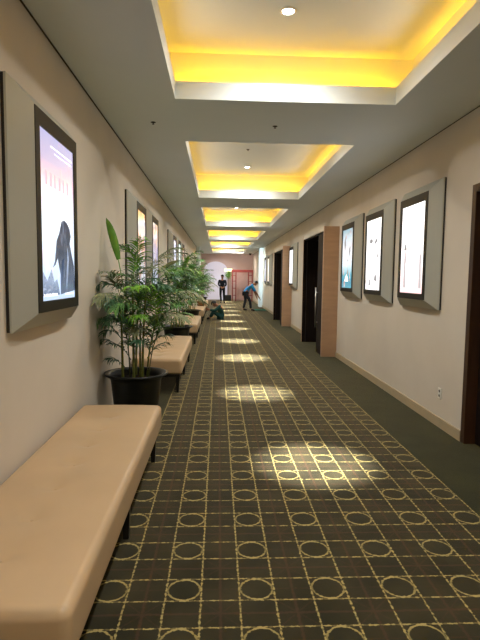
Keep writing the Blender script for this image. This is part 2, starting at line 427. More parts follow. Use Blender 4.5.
# ------------------------------------------------------------------ poster displays
FW, Z0, Z1 = 1.07, 1.19, 2.53
BW, BZ0, BZ1, D0, D1_ = 0.79, 1.285, 2.42, 0.018, 0.12
SW, SZ0, SZ1 = 0.65, 1.35, 2.33
def ring(bm, w0, z00, z01, x0, w1, z10, z11, x1):
    a = [bm.verts.new((x0, s * w0 / 2, z)) for s, z in ((-1, z00), (1, z00), (1, z01), (-1, z01))]
    b = [bm.verts.new((x1, s * w1 / 2, z)) for s, z in ((-1, z10), (1, z10), (1, z11), (-1, z11))]
    for k in range(4): bm.faces.new((a[k], a[(k + 1) % 4], b[(k + 1) % 4], b[k]))
def poly(name, pts, x, m, parent):
    b = bmesh.new(); b.faces.new([b.verts.new((x, p[0], p[1])) for p in pts])
    bmesh.ops.triangulate(b, faces=b.faces)
    return link_mesh(name, b, m, parent)
def display(yc, side, pm, label, group, name='poster_display'):
    r = empty(name, (XL if side < 0 else XR, yc, 0), 0 if side < 0 else pi)
    tag(r, label, 'display', group)
    boxes('back_box', [(0, D0 + 0.002, -FW / 2 + 0.002, FW / 2 - 0.002, Z0 + 0.002, Z1 - 0.002)], M['alu_dark'], r)
    b = bmesh.new()
    ring(b, FW - 0.05, Z0 + 0.025, Z1 - 0.025, D0, FW, Z0, Z1, D0)
    ring(b, FW, Z0, Z1, D0, FW, Z0, Z1, D0 + 0.012)
    ring(b, FW, Z0, Z1, D0 + 0.012, BW, BZ0, BZ1, D1_)
    ring(b, BW, BZ0, BZ1, D1_, BW - 0.01, BZ0 + 0.005, BZ1 - 0.005, D1_ - 0.02)
    link_mesh('frame', b, M['alu'], r)
    b = bmesh.new(); e = 0.002
    ring(b, BW - 2 * e, BZ0 + e, BZ1 - e, D1_ - 0.01, BW - 2 * e, BZ0 + e, BZ1 - e, D1_ + 0.004)
    ring(b, BW - 2 * e, BZ0 + e, BZ1 - e, D1_ + 0.004, SW, SZ0, SZ1, D1_ + 0.004)
    ring(b, SW, SZ0, SZ1, D1_ + 0.004, SW, SZ0, SZ1, D1_ - 0.01)
    link_mesh('bezel', b, M['bezel'], r)
    sc = boxes('screen', [(D1_ - 0.02, D1_ - 0.003, -SW / 2 + 0.001, SW / 2 - 0.001, SZ0 + 0.001, SZ1 - 0.001)], pm, r)
    return r, sc
def text_rows(parent, m, rows, seed=1):
    """short rows of tiny print on a poster: (y0, y1, z, h)"""
    rnd = random.Random(seed)
    for y0, y1, z, h in rows:
        y = y0; b = bmesh.new()
        while y < y1:
            wd = rnd.uniform(0.4, 1.0) * h; 
            vs = [b.verts.new((D1_ - 0.0015, yy, zz)) for yy, zz in ((y, z), (y + wd, z), (y + wd, z + h), (y, z + h))]
            b.faces.new(vs); y += wd + h * (0.25 if rnd.random() < 0.8 else 0.8)
        link_mesh('small_print', b, m, parent)

S = 1.35
# big near-left display
pm = poster('lilac film poster print', [(0.0, (188, 208, 235)), (0.25, (214, 230, 250)), (0.5, (240, 246, 255)), (0.62, (246, 236, 248)), (0.75, (232, 190, 205)), (0.84, (190, 176, 205)), (1.0, (176, 172, 205))],
            [(150, 150, 185), (235, 180, 190), (250, 250, 255)], 0.56, 4.0, 3.1, S, 0.55)
r, sc = display(3.215, -1, pm, 'large poster display on left wall, pale lilac print with a dark jagged shape', 'single display above the near bench')
dk = poster('poster dark ink', [(0.0, (110, 126, 156)), (0.4, (70, 84, 108)), (1.0, (58, 66, 88))], [(40, 48, 66), (130, 146, 175)], 0.48, 7, 1.7, 0.9, 0.8, (1, 2, 0.8)); md = poster('poster mid ink', [(0.0, (110, 130, 165)), (1.0, (190, 208, 238))], [(200, 215, 240), (110, 125, 155)], 0.48, 8, 5.1, 1.0, 0.8); wt = emis('poster white ink', (255, 255, 255), 1.8); pk = emis('poster pink ink', (236, 150, 150), 1.0)
Yd = lambda u: (u - 0.5) * SW
Zd = lambda v: SZ0 + v * (SZ1 - SZ0)
def P2(l): return [(Yd(u), Zd(v)) for u, v in l]
poly('poster_shape', P2([(0.30, 0.20), (0.36, 0.24), (0.42, 0.37), (0.50, 0.42), (0.58, 0.50), (0.66, 0.515), (0.76, 0.50), (0.84, 0.47), (0.88, 0.42), (0.84, 0.37), (0.90, 0.30), (0.98, 0.22), (1.0, 0.05), (0.52, 0.03), (0.60, 0.14), (0.66, 0.27), (0.58, 0.25), (0.52, 0.16), (0.44, 0.26), (0.38, 0.22)]), D1_ - 0.002, dk, sc)
poly('poster_shape', P2([(0.02, 0.03), (0.5, 0.03), (0.42, 0.13), (0.34, 0.11), (0.26, 0.19), (0.14, 0.12), (0.02, 0.18)]), D1_ - 0.0021, md, sc)
poly('poster_streak', P2([(0.68, 0.06), (0.74, 0.06), (0.80, 0.26), (0.76, 0.34), (0.73, 0.2)]), D1_ - 0.0016, md, sc)
text_rows(sc, wt, [(Yd(0.30), Yd(0.95), Zd(0.925), 0.010), (Yd(0.40), Yd(0.93), Zd(0.895), 0.008), (Yd(0.05), Yd(0.42), Zd(0.025), 0.016), (Yd(0.66), Yd(0.95), Zd(0.025), 0.012)], 4)
tm = emis('poster faded title', (244, 198, 212), 1.1)
for u0, u1 in ((0.14, 0.19), (0.26, 0.31), (0.38, 0.42), (0.51, 0.57), (0.64, 0.68), (0.77, 0.81)):
    poly('title_letter', P2([(u0, 0.69), (u1, 0.69), (u1, 0.765), (u0, 0.775)]), D1_ - 0.0018, tm, sc)

# second group on the left wall (two) and third (three)
orange = [(0.0, (200, 205, 225)), (0.3, (240, 236, 240)), (0.55, (226, 170, 130)), (0.75, (215, 228, 240)), (1.0, (222, 170, 110))]
display(6.62, -1, poster('orange and blue poster print', orange, [(80, 60, 90), (205, 120, 60), (245, 245, 250), (110, 130, 180)], 0.48, 5, 1.3, 1.0, 0.85),
        'poster display with orange and blue print, first of the pair behind the nearest palm', 'pair of displays behind the nearest palm')
display(8.03, -1, poster('purple and cream poster print', [(0.0, (215, 225, 240)), (0.4, (190, 188, 220)), (0.7, (150, 130, 175)), (1.0, (225, 185, 135))],
        [(90, 70, 130), (240, 240, 250), (190, 140, 110)], 0.48, 5, 7.7, 1.0, 0.8),
        'poster display with purple and cream print, second of the pair behind the nearest palm', 'pair of displays behind the nearest palm')
for k, (yc, cols, txt) in enumerate(((11.60, [(150, 165, 210), (235, 240, 255), (70, 70, 90)], 'first of three displays behind the second palm, pale blue print'),
                           (13.01, [(190, 225, 215), (235, 245, 245), (80, 110, 100)], 'second of three displays behind the second palm, pale green print'),
                           (14.42, [(190, 120, 100), (240, 220, 210), (90, 60, 60)], 'third of three displays behind the second palm, reddish print'))):
    display(yc, -1, poster('small distant print %s' % 'abc'[k], [(0.0, cols[0]), (0.5, cols[1]), (1.0, cols[0])], [cols[2], cols[0], (250, 250, 255)], 0.5, 5, 2.2 * k + 5, 1.1, 0.7), txt, 'three displays behind the second palm')

# right wall: three near the camera
GR = 'three displays between the near door and the timber portal'
pmA = poster('white print with pink foot', [(0.0, (225, 190, 190)), (0.12, (240, 214, 212)), (0.3, (255, 248, 246)), (1.0, (255, 255, 255))], [(215, 190, 190), (250, 244, 244)], 0.55, 6, 9.3, 1.9, 0.5, (1, 1, 0.6))
r, sc = display(5.545, 1, pmA, 'nearest poster display on right wall, white print with two faint grey figures', GR)
fa = emis('poster faint grey ink', (196, 186, 186), 1.25); fb = emis('poster grey ink', (150, 146, 146), 1.1)
# local +y points toward the camera on this wall, so u runs from far(0) to near(1) after mirroring
for u, top in ((0.12, 0.46), (0.80, 0.52)):
    poly('printed_figure', P2([(1 - u - 0.05, 0.06), (1 - u - 0.015, 0.3), (1 - u - 0.05, 0.40), (1 - u - 0.01, top), (1 - u + 0.02, top - 0.03), (1 - u + 0.055, 0.38), (1 - u + 0.02, 0.28), (1 - u + 0.06, 0.06)]), D1_ - 0.002, fa, sc)
poly('printed_lamp', P2([(0.13, 0.50), (0.27, 0.50), (0.24, 0.53), (0.21, 0.58), (0.19, 0.58), (0.16, 0.53)]), D1_ - 0.0018, fb, sc)
b = bmesh.new()
rnd = random.Random(5)
for k in range(26):
    u = rnd.uniform(0.1, 0.9); v0 = rnd.uniform(0.02, 0.12); hh = rnd.uniform(0.05, 0.16)
    vs = [b.verts.new((D1_ - 0.0025, yy, zz)) for yy, zz in P2([(u, v0), (u + 0.012, v0), (u + 0.012, v0 + hh), (u, v0 + hh)])]
    b.faces.new(vs)
link_mesh('printed_crowd', b, emis('poster blush ink', (226, 196, 196), 1.4), sc)

pmB = poster('white print with dark blots', [(0.0, (220, 218, 220)), (0.15, (246, 244, 246)), (1.0, (255, 255, 255))], [(120, 110, 120), (215, 190, 170), (240, 236, 240)], 0.60, 7, 4.4, 1.9, 0.8)
r, sc = display(6.95, 1, pmB, 'middle of three poster displays on right wall, white print with small dark blots', GR)
for q in ([(0.55, 0.64), (0.70, 0.66), (0.78, 0.72), (0.62, 0.71)], [(0.22, 0.68), (0.40, 0.66), (0.46, 0.70), (0.38, 0.735), (0.24, 0.72)], [(0.74, 0.44), (0.84, 0.47), (0.80, 0.55)], [(0.60, 0.14), (0.78, 0.12), (0.74, 0.21), (0.64, 0.22)], [(0.22, 0.07), (0.34, 0.06), (0.33, 0.16), (0.26, 0.15)]):
    poly('printed_blot', P2(q), D1_ - 0.002, fb, sc)
pmC = poster('teal and white print', [(0.0, (90, 160, 180)), (0.12, (60, 140, 165)), (0.22, (70, 165, 185)), (0.4, (215, 232, 238)), (0.65, (235, 235, 240)), (0.85, (190, 205, 215)), (1.0, (120, 160, 175))], [(90, 110, 120), (215, 150, 130), (240, 245, 248)], 0.55, 6, 8.1, 1.3, 0.8)
r, sc = display(8.37, 1, pmC, 'farthest of three poster displays on right wall, teal print with a white triangle', GR)
poly('printed_triangle', P2([(0.28, 0.11), (0.66, 0.11), (0.60, 0.18), (0.47, 0.235), (0.36, 0.17)]), D1_ - 0.002, wt, sc)
poly('printed_blot', P2([(0.25, 0.60), (0.34, 0.74), (0.30, 0.90), (0.18, 0.78)]), D1_ - 0.002, fb, sc)
poly('printed_blot', P2([(0.66, 0.50), (0.80, 0.62), (0.76, 0.72), (0.68, 0.66)]), D1_ - 0.002, fb, sc)

display(14.86, 1, poster('white print with pale grey', [(0.0, (215, 220, 225)), (0.4, (250, 252, 255)), (1.0, (250, 252, 255))], [(150, 155, 165), (220, 225, 230)], 0.62, 5, 6.6, 1.8, 0.7),
        'poster display with a plain white print, standing between the two timber portals', 'display between the portals')
for k, yc in enumerate((21.65, 23.07)):
    display(yc, 1, poster('cream distant print' + ' ab'[k + 1], [(0.0, (235, 225, 200)), (0.5, (250, 246, 232)), (1.0, (240, 232, 210))] if k == 0 else [(0.0, (150, 170, 190)), (0.5, (200, 214, 230)), (1.0, (170, 185, 200))], [(190, 180, 160), (230, 225, 215)], 0.6, 5, 3.6 + k, 1.2, 0.5),
            ['cream-lit poster display on the right wall beyond the second portal', 'bluish poster display on the right wall right before the white column'][k], 'two displays beyond the second portal')

# ------------------------------------------------------------------ benches
BX0, BX1, BL = XL + 0.02, -0.455, 2.56
def rounded_box(hx, hy, hz, r, step=0.03):
    b = bmesh.new(); cache = {}
    def V(p):
        k = tuple(round(c, 5) for c in p)
        if k in cache: return cache[k]
        q = Vector((max(-hx + r, min(hx - r, p[0])), max(-hy + r, min(hy - r, p[1])), max(-hz + r, min(hz - r, p[2]))))
        d = Vector(p) - q
        v = q + d.normalized() * r if d.length > 0 else q
        cache[k] = b.verts.new(v); return cache[k]
    def lin(h):
        n = max(2, int((2 * (h - r)) / step)); inner = [-h + r + 2 * (h - r) * i / n for i in range(n + 1)]
        e = [r * (1 - math.tan(radians(45) * i / 4)) for i in range(4, 0, -1)]
        return [-h + x for x in e] + inner + [h - x for x in e[::-1]]
    X, Y, Z = lin(hx), lin(hy), lin(hz)
    def face(A, B, f):
        for i in range(len(A) - 1):
            for j in range(len(B) - 1):
                try: b.faces.new((V(f(A[i], B[j])), V(f(A[i + 1], B[j])), V(f(A[i + 1], B[j + 1])), V(f(A[i], B[j + 1]))))
                except ValueError: pass
    for s in (-1, 1):
        face(X, Y, lambda a, c: (a, c, s * hz)); face(X, Z, lambda a, c: (a, s * hy, c)); face(Y, Z, lambda a, c: (s * hx, a, c))
    return b
def make_bench(label):
    cx = (BX0 + BX1) / 2; r = empty('upholstered_bench', (cx, 0, 0))
    tag(r, label, 'bench', 'tan benches along the left wall')
    hx, hy = (BX1 - BX0) / 2, BL / 2
    b = rounded_box(hx, hy, 0.10, 0.038, 0.028)
    btn = [(-0.03, -0.96 + 0.32 * k) for k in range(7)]
    for v in b.verts:
        v.co.z += 0.352
        if v.co.z > 0.44:
            puff = 0.006 * (1 - (v.co.x / hx) ** 2) ; dz = 0
            for bx_, by_ in btn:
                q = (v.co.x - bx_) ** 2 + (v.co.y - by_) ** 2
                dz += 0.016 * math.exp(-q / (2 * 0.03 ** 2)) + 0.014 * math.exp(-q / (2 * 0.08 ** 2))
            v.co.z += puff - dz
    cu = link_mesh('seat_cushion', b, M['leather'], r, True)
    for bx_, by_ in btn:
        b = bmesh.new(); bmesh.ops.create_uvsphere(b, u_segments=12, v_segments=8, radius=0.011)
        for v in b.verts: v.co.z *= 0.45
        for v in b.verts: v.co += Vector((bx_, by_, 0.427))
        link_mesh('button', b, M['leather_button'], cu, True)
    boxes('base_frame', [(-hx + 0.03, hx - 0.03, -hy + 0.03, hy - 0.03, 0.215, 0.254)], M['leg'], r, 0.004)
    for ly in (-hy + 0.09, 0.0, hy - 0.09):
        for lx in (-hx + 0.06, hx - 0.06):
            b = bmesh.new()
            for z, s in ((0.0, 0.017), (0.215, 0.026)):
                pass
            lo = [b.verts.new((lx + dx * 0.015, ly + dy * 0.015, 0)) for dx, dy in ((-1, -1), (1, -1), (1, 1), (-1, 1))]
            hi = [b.verts.new((lx + dx * 0.025, ly + dy * 0.025, 0.222)) for dx, dy in ((-1, -1), (1, -1), (1, 1), (-1, 1))]
            for k in range(4): b.faces.new((lo[k], lo[(k + 1) % 4], hi[(k + 1) % 4], hi[k]))
            b.faces.new(lo[::-1]); b.faces.new(hi)
            link_mesh('leg', b, M['leg'], r)
    return r
bench = make_bench('long tan button-tufted bench nearest the camera, filling the lower left corner')
BY = [1.50, 6.34, 11.08, 15.85, 20.6]
BLAB = [None, 'tan button-tufted bench just behind the nearest potted palm', 'third tan bench along the left wall, just behind the second palm',
        'fourth tan bench, beside the person sitting on the carpet', 'farthest tan bench, beyond the person sitting on the carpet']
for i, by in enumerate(BY):
    o = bench if i == 0 else copy_tree(bench)
    o.location.y = by + BL / 2
    if i: o['label'] = BLAB[i]

# ------------------------------------------------------------------ potted palms
def frond(bm, base, az, L, e0, droop, nl, ll, lw, rnd, wall=True, start=0.22):
    pts, tan = [], []
    n = 14; p = Vector(base); yaw = az; bend = rnd.uniform(-0.35, 0.35)
    for i in range(n + 1):
        t = i / n; e = e0 - droop * (0.25 * t + 0.75 * t * t); a = yaw + bend * t
        d = Vector((cos(a) * cos(e), sin(a) * cos(e), sin(e)))
        pts.append(p.copy()); tan.append(d); p = p + d * (L / n)
    tube(bm, pts, [0.0045 * (1 - 0.75 * i / n) for i in range(n + 1)], 5, False)
    for k in range(nl):
        t = start + (1 - start) * (k + 0.5) / nl
        f = t * n; i = min(int(f), n - 1); q = pts[i].lerp(pts[i + 1], f - i); d = tan[i]
        side = d.cross(Vector((0, 0, 1)))
        if side.length < 0.1: side = Vector((cos(az + pi / 2), sin(az + pi / 2), 0))
        side.normalize(); up = side.cross(d).normalized()
        env = sin(pi * (0.18 + 0.74 * (t - start) / (1 - start))) ** 0.7
        for s in (-1, 1):
            l = ll * env * rnd.uniform(0.8, 1.1); sw = lw * rnd.uniform(0.8, 1.15)
            ang = radians(rnd.uniform(38, 60)) * (1 - 0.4 * t)
            dir0 = (d * cos(ang) + side * s * sin(ang) + up * rnd.uniform(0.0, 0.35)).normalized()
            nrm = dir0.cross(d if abs(dir0.dot(d)) < 0.98 else up).normalized(); wv = nrm.cross(dir0).normalized()
            wv = (wv + Vector((0, 0, rnd.uniform(-0.4, 0.4)))).normalized()
            prevp = None; c = q.copy(); dd = dir0.copy(); prof = (0.35, 1.0, 0.85, 0.5); m = 4
            row = []
            for j in range(m + 1):
                ww = sw * (prof[j] if j < 4 else 0.0) / 2
                if j < m: row.append((bm.verts.new(c + wv * ww), bm.verts.new(c - wv * ww)))
                else: row.append((bm.verts.new(c),))
                dd = (dd + Vector((0, 0, -0.16 - 0.12 * j))).normalized(); c = c + dd * (l / m)
            for a_, b_ in zip(row, row[1:]):
                if len(b_) == 2: bm.faces.new((a_[0], a_[1], b_[1], b_[0]))
                else: bm.faces.new((a_[0], a_[1], b_[0]))

def spear(bm, base, tip, w, fold=0.3):
    base, tip = Vector(base), Vector(tip); d = (tip - base); n = 8
    side = d.cross(Vector((0, 1, 0.2))).normalized(); out = side.cross(d).normalized()
    rows = []
    for i in range(n + 1):
        t = i / n; ww = w * (sin(pi * min(1, 0.1 + t * 0.9)) ** 0.6) * (1 if t < 0.97 else 0.1)
        c = base + d * t + Vector((0, 0, 0.02 * sin(pi * t)))
        rows.append([bm.verts.new(c - side * ww / 2 + out * ww * fold), bm.verts.new(c), bm.verts.new(c + side * ww / 2 + out * ww * fold)])
    for a, b in zip(rows, rows[1:]):
        for k in (0, 1): bm.faces.new((a[k], a[k + 1], b[k + 1], b[k]))

def clampwall(bm, ox, rnd, oy=0):
    for v in bm.verts:
        wy, wz = v.co.y + oy, v.co.z
        lim = XL + (0.20 if wz > 1.08 and (5.95 < wy < 8.7 or 10.95 < wy < 15.05) else 0.012) - ox
        if v.co.x < lim: v.co.x = lim + rnd.random() * 0.012

def palm(x, y, seed, label, canes, fronds_per, height, tint, spears=(), low=(), spread=1.0, PR=0.31, PH=0.56):
    rnd = random.Random(seed)
    r = empty('potted_palm', (x, y, 0)); tag(r, label, 'potted plant', 'potted palms between the benches')
    b = bmesh.new()
    k = PR / 0.31
    lathe(b, [(0, 0), (0.185 * k, 0), (0.195 * k, 0.01), (0.245 * k, PH - 0.07), (0.25 * k, PH - 0.055), (0.262 * k, PH - 0.045), (0.268 * k, PH - 0.03), (0.30 * k, PH - 0.022), (0.31 * k, PH - 0.01), (0.308 * k, PH),
              (0.285 * k, PH + 0.002), (0.255 * k, PH - 0.012), (0.24 * k, PH - 0.05), (0.235 * k, PH - 0.10)], 40)
    link_mesh('pot', b, M['pot'], r, True)
    b = bmesh.new(); lathe(b, [(0, PH - 0.055), (0.12 * k, PH - 0.06), (0.238 * k, PH - 0.075)], 28)
    for v in b.verts: v.co.z += rnd.uniform(-0.008, 0.012)
    link_mesh('soil', b, M['soil'], r, True)
    for ci, (cx, cy, h, rad, lx, ly) in enumerate(canes):
        b = bmesh.new(); pts = []; rr = []
        n = 16
        for i in range(n + 1):
            t = i / n
            pts.append((cx + lx * t * t, cy + ly * t * t, PH - 0.08 + (h - PH + 0.08) * t)); rr.append(rad * (1 - 0.45 * t) * (1.12 if i % 2 else 1))
        tube(b, pts, rr, 8); clampwall(b, x, rnd, y)
        link_mesh('stem', b, M['cane'] if rad > 0.009 else M['stem'], r, True)
        az0 = rnd.uniform(0, 2 * pi)
        for j in range(fronds_per):
            t = 1.0 - 0.50 * (j / max(1, fronds_per - 1)) ** 1.0
            i = min(int(t * n), n); base = pts[i]
            az = az0 + j * 2.4 + rnd.uniform(-0.4, 0.4)
            top = j / fronds_per
            e0 = radians(rnd.uniform(68, 84) - 30 * top)
            L = rnd.uniform(0.45, 0.72) * (1 if cos(az) > -0.3 else 0.75) * spread
            bm_ = bmesh.new()
            frond(bm_, base, az, L, e0, radians(rnd.uniform(60, 110)), 17, 0.21 * spread, 0.017, rnd)
            clampwall(bm_, x, rnd, y)
            mk = rnd.choice(tint)
            link_mesh('frond', bm_, M[mk], r)
    for (bx_, by_, bz, az, L, e0, dr, mk) in low:
        bm_ = bmesh.new(); frond(bm_, (bx_, by_, bz), az, L, radians(e0), radians(dr), 9 if L < 0.4 else 16, 0.15 if L < 0.4 else 0.21, 0.016, rnd, start=0.3); clampwall(bm_, x, rnd, y)
        link_mesh('frond', bm_, M[mk], r)
    for s in spears:
        bm_ = bmesh.new(); spear(bm_, s[0], s[1], s[2])
        if len(s) > 4: tube(bm_, [s[4], s[0]], 0.005, 5)
        clampwall(bm_, x, rnd, y); o = link_mesh('young_leaf', bm_, M[s[3]], r, True); o['label'] = 'broad unopened pale green leaf'
    return r

PXc = -0.80
canes1 = [(-0.12, -0.06, 1.30, 0.013, -0.02, 0.0), (-0.07, 0.05, 1.05, 0.007, -0.06, 0.05), (-0.01, -0.08, 1.42, 0.014, -0.01, 0.02), (0.03, 0.06, 1.22, 0.011, -0.01, 0.1),
          (0.07, -0.05, 1.35, 0.013, 0.04, -0.02), (0.10, 0.07, 1.15, 0.010, 0.12, 0.05), (-0.02, 0.12, 1.45, 0.012, 0.02, 0.12), (0.13, -0.02, 0.98, 0.006, 0.10, -0.08)]
palm(PXc, 4.90, 11, 'nearest and largest potted palm, in a black tub behind the near bench', canes1, 6, 1.3,
     ['leaf', 'leaf', 'leaf_dark', 'leaf_dark', 'leaf', 'leaf_bright', 'leaf_pale'],
     spears=[((-0.165, 0.0, 1.66), (-0.285, 0.03, 2.06), 0.078, 'spear', (-0.10, 0.0, 1.30))],
     low=[(0.12, 0.02, 1.20, radians(-15), 0.62, 35, 75, 'leaf_pale'), (0.10, 0.05, 1.12, radians(12), 0.66, 40, 85, 'leaf'), (0.10, -0.02, 1.05, radians(-35), 0.55, 30, 70, 'leaf_pale'), (0.10, 0.0, 1.35, radians(5), 0.6, 50, 85, 'leaf_bright'), (-0.05, -0.1, 1.25, radians(-120), 0.5, 30, 80, 'leaf_pale'), (-0.12, -0.06, 0.80, radians(200), 0.32, 40, 70, 'leaf_dark'), (-0.12, -0.05, 0.88, radians(230), 0.30, 50, 90, 'leaf_dark'), (-0.1, -0.06, 0.62, radians(210), 0.20, 50, 60, 'leaf_dark'),
          (0.13, -0.02, 0.80, radians(-30), 0.30, 55, 80, 'leaf_dark'), (0.11, -0.02, 0.70, radians(20), 0.28, 60, 80, 'leaf_dark'), (0.0, -0.08, 0.75, radians(-100), 0.25, 60, 60, 'leaf_dark'), (-0.05, 0.0, 0.68, radians(-140), 0.3, 60, 60, 'leaf_dark')])
canes2 = [(-0.1, -0.05, 1.25, 0.013, -0.02, 0.0), (0.0, -0.08, 1.45, 0.014, 0.02, -0.05), (0.09, 0.04, 1.35, 0.012, 0.10, 0.0), (0.04, 0.12, 1.55, 0.012, 0.04, 0.1), (-0.06, 0.08, 1.4, 0.012, 0.0, 0.08), (0.12, -0.06, 1.15, 0.010, 0.15, -0.1), (-0.02, 0.0, 1.5, 0.012, 0.1, 0.0)]
palm(-0.79, 9.62, 23, 'second potted palm, in a black tub between the second and third benches', canes2, 6, 1.4,
     ['leaf', 'leaf', 'leaf_dark', 'leaf_bright', 'leaf_pale'], spears=[((-0.28, -0.25, 1.62), (0.06, -0.3, 1.80), 0.07, 'leaf_pale', (-0.1, -0.1, 1.45)), ((0.12, -0.1, 1.62), (0.24, -0.12, 1.9), 0.07, 'leaf_bright', (0.05, 0, 1.3)), ((0.2, 0, 1.6), (0.36, 0, 1.75), 0.07, 'leaf_bright', (0.05, 0, 1.3))], spread=1.15)
palm(-0.79, 14.4, 31, 'third potted palm along the left wall, behind the third bench', canes2, 6, 1.4, ['leaf', 'leaf', 'leaf_bright', 'leaf'], spread=1.15)
palm(-0.79, 19.25, 47, 'fourth potted palm, just past the person sitting on the carpet', canes1, 5, 1.4, ['leaf', 'leaf_pale', 'leaf'], spread=1.15)
palm(-0.79, 23.9, 53, 'farthest potted palm against the left wall, near the white column', canes1, 5, 1.4, ['leaf', 'leaf_pale', 'leaf'], spread=1.1)

# ------------------------------------------------------------------ small fixtures
def sprinkler(x, y, z, label):
    r = empty('ceiling_sprinkler', (x, y, z)); tag(r, label, 'sprinkler', 'sprinkler heads on the ceiling')
    b = bmesh.new(); lathe(b, [(0, 0), (0.024, 0), (0.026, -0.004), (0.012, -0.008), (0.0, -0.008)], 20); link_mesh('escutcheon', b, M['chrome'], r, True)
    b = bmesh.new(); lathe(b, [(0.0, -0.008), (0.007, -0.008), (0.005, -0.018), (0.012, -0.020), (0.012, -0.022), (0, -0.022)], 16); link_mesh('head', b, M['chrome'], r, True)
sprinkler(-0.66, 5.15, H, 'dark sprinkler head on the flat ceiling toward the left wall')
sprinkler(0.56, 5.18, H, 'small sprinkler head on the ceiling strip between the first two trays')
sprinkler(0.45, 8.04, UP, 'small dark sprinkler head inside the second yellow-lit tray')
r = empty('wall_outlet', (XR, 4.94, 0.345)); tag(r, 'white wall socket low on the right wall beside the near door', 'outlet')
boxes('plate', [(-0.008, 0, -0.035, 0.035, -0.055, 0.055)], M['plate'], r, 0.003)
for z in (-0.024, 0.024):
    b = bmesh.new(); lathe(b, [(0, 0), (0.014, 0), (0.014, 0.003), (0, 0.003)], 16)
    for v in b.verts: v.co = Vector((-0.008 - v.co.z, v.co.x, v.co.y + z))
    link_mesh('socket_hole', b, M['hole'], r)

# ------------------------------------------------------------------ far end of the corridor
EY = FAR
bd = poster('white backdrop print', [(0.0, (228, 226, 240)), (1.0, (236, 234, 246))], [(170, 170, 188), (205, 205, 220)], 0.60, 6, 2.5, 0.12, 0.6)  # faint emission brightens the panel, which is no lamp
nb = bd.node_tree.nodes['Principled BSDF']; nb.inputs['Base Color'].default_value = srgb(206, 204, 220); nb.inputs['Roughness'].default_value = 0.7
r = empty('backdrop_banner', ((-0.95 + 0.60) / 2, EY - 0.06, 0)); tag(r, 'tall white backdrop panel, arched top shaped like a pool of light, behind the standing person in black', 'banner')
b = bmesh.new(); out = [(-0.775, 0.05), (0.775, 0.05), (0.775, 1.95)]  # arched outline stands in for the edge of the light pool
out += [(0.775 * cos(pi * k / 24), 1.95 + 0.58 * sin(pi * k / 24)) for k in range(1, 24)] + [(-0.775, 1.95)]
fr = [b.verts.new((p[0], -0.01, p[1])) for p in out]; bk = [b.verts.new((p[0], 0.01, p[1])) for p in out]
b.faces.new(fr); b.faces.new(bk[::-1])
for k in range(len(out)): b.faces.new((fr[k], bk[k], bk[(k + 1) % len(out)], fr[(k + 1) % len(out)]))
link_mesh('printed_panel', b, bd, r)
boxes('banner_base', [(-0.78, 0.78, -0.05, 0.05, 0, 0.05)], M['steel'], r, 0.005)

r = empty('red_gate', (1.53, 31.9, 0)); tag(r, 'red timber gate frame with double posts standing before the pink wall', 'gate frame')
for x0 in (-0.66, -0.44, 0.36, 0.60):
    boxes('post', [(x0, x0 + 0.07, -0.04, 0.04, 0, 1.9)], M['red'], r, 0.006)
boxes('top_beam', [(-0.70, 0.70, -0.05, 0.05, 1.83, 2.0)], M['red'], r, 0.006)
for (a, c) in ((-0.60, -0.42), (0.42, 0.62)):
    for z in (0.35, 0.8, 1.25, 1.62):
        boxes('rung', [(a, c, -0.02, 0.02, z, z + 0.045)], M['red'], r, 0.004)
r = empty('pink_door_panel', (1.50, EY - 0.03, 0)); tag(r, 'pale pink door panel seen through the red gate', 'door panel')
boxes('door_board', [(-0.36, 0.36, -0.02, 0.02, 0, 1.95)], M['pinkdoor'], r, 0.004)
boxes('door_edging', [(-0.40, -0.36, -0.025, 0.025, 0, 1.99), (0.36, 0.40, -0.025, 0.025, 0, 1.99), (-0.36, 0.36, -0.025, 0.025, 1.95, 1.99)], M['endwall'], r)
b = bmesh.new(); lathe(b, [(0, 0), (0.02, 0), (0.02, -0.02), (0.03, -0.03), (0.02, -0.05), (0, -0.05)], 12)
for v in b.verts: v.co = Vector((0.29 + v.co.x, v.co.z - 0.02, 1.0 + v.co.y))
link_mesh('knob', b, M['steel'], r, True)

r = empty('wall_light_box', (0.66, EY, 1.98)); tag(r, 'small glowing cream light box on the end wall above the leafy plant', 'light box')
boxes('housing', [(-0.27, 0.27, -0.10, 0, -0.10, 0.10)], M['alu'], r, 0.006)
boxes('glowing_face', [(-0.25, 0.25, -0.106, -0.101, -0.085, 0.085)], emis('light box glow', (255, 250, 190), 3.0), r)

r = empty('potted_bush', (0.64, 32.45, 0)); tag(r, 'slim leafy plant in a dark square planter beside the red gate', 'potted plant')
boxes('planter', [(-0.20, 0.20, -0.18, 0.18, 0, 0.36)], M['pot'], r, 0.012)
boxes('soil', [(-0.18, 0.18, -0.16, 0.16, 0.33, 0.365)], M['soil'], r)
b = bmesh.new(); tube(b, [(0, 0, 0.35), (0.02, 0, 0.9), (0, 0, 1.6)], [0.02, 0.015, 0.01]); link_mesh('trunk', b, M['stem'], r, True)
b = bmesh.new(); rnd = random.Random(3)
for k in range(420):
    th, ph = rnd.uniform(0, 2 * pi), rnd.uniform(-1, 1); rad = rnd.uniform(0.4, 1)
    c = Vector((0.25 * rad * cos(th) * sqrt(1 - ph * ph), 0.2 * rad * sin(th) * sqrt(1 - ph * ph), 1.65 + 0.28 * ph * rad))
    a = Vector((rnd.uniform(-1, 1), rnd.uniform(-1, 1), rnd.uniform(-1, 1))).normalized(); s = a.cross(Vector((0.3, 0.5, 0.8))).normalized()
    b.faces.new([b.verts.new(c - a * 0.04), b.verts.new(c + s * 0.016), b.verts.new(c + a * 0.04), b.verts.new(c - s * 0.016)])
link_mesh('foliage', b, M['leaf_bright'], r)

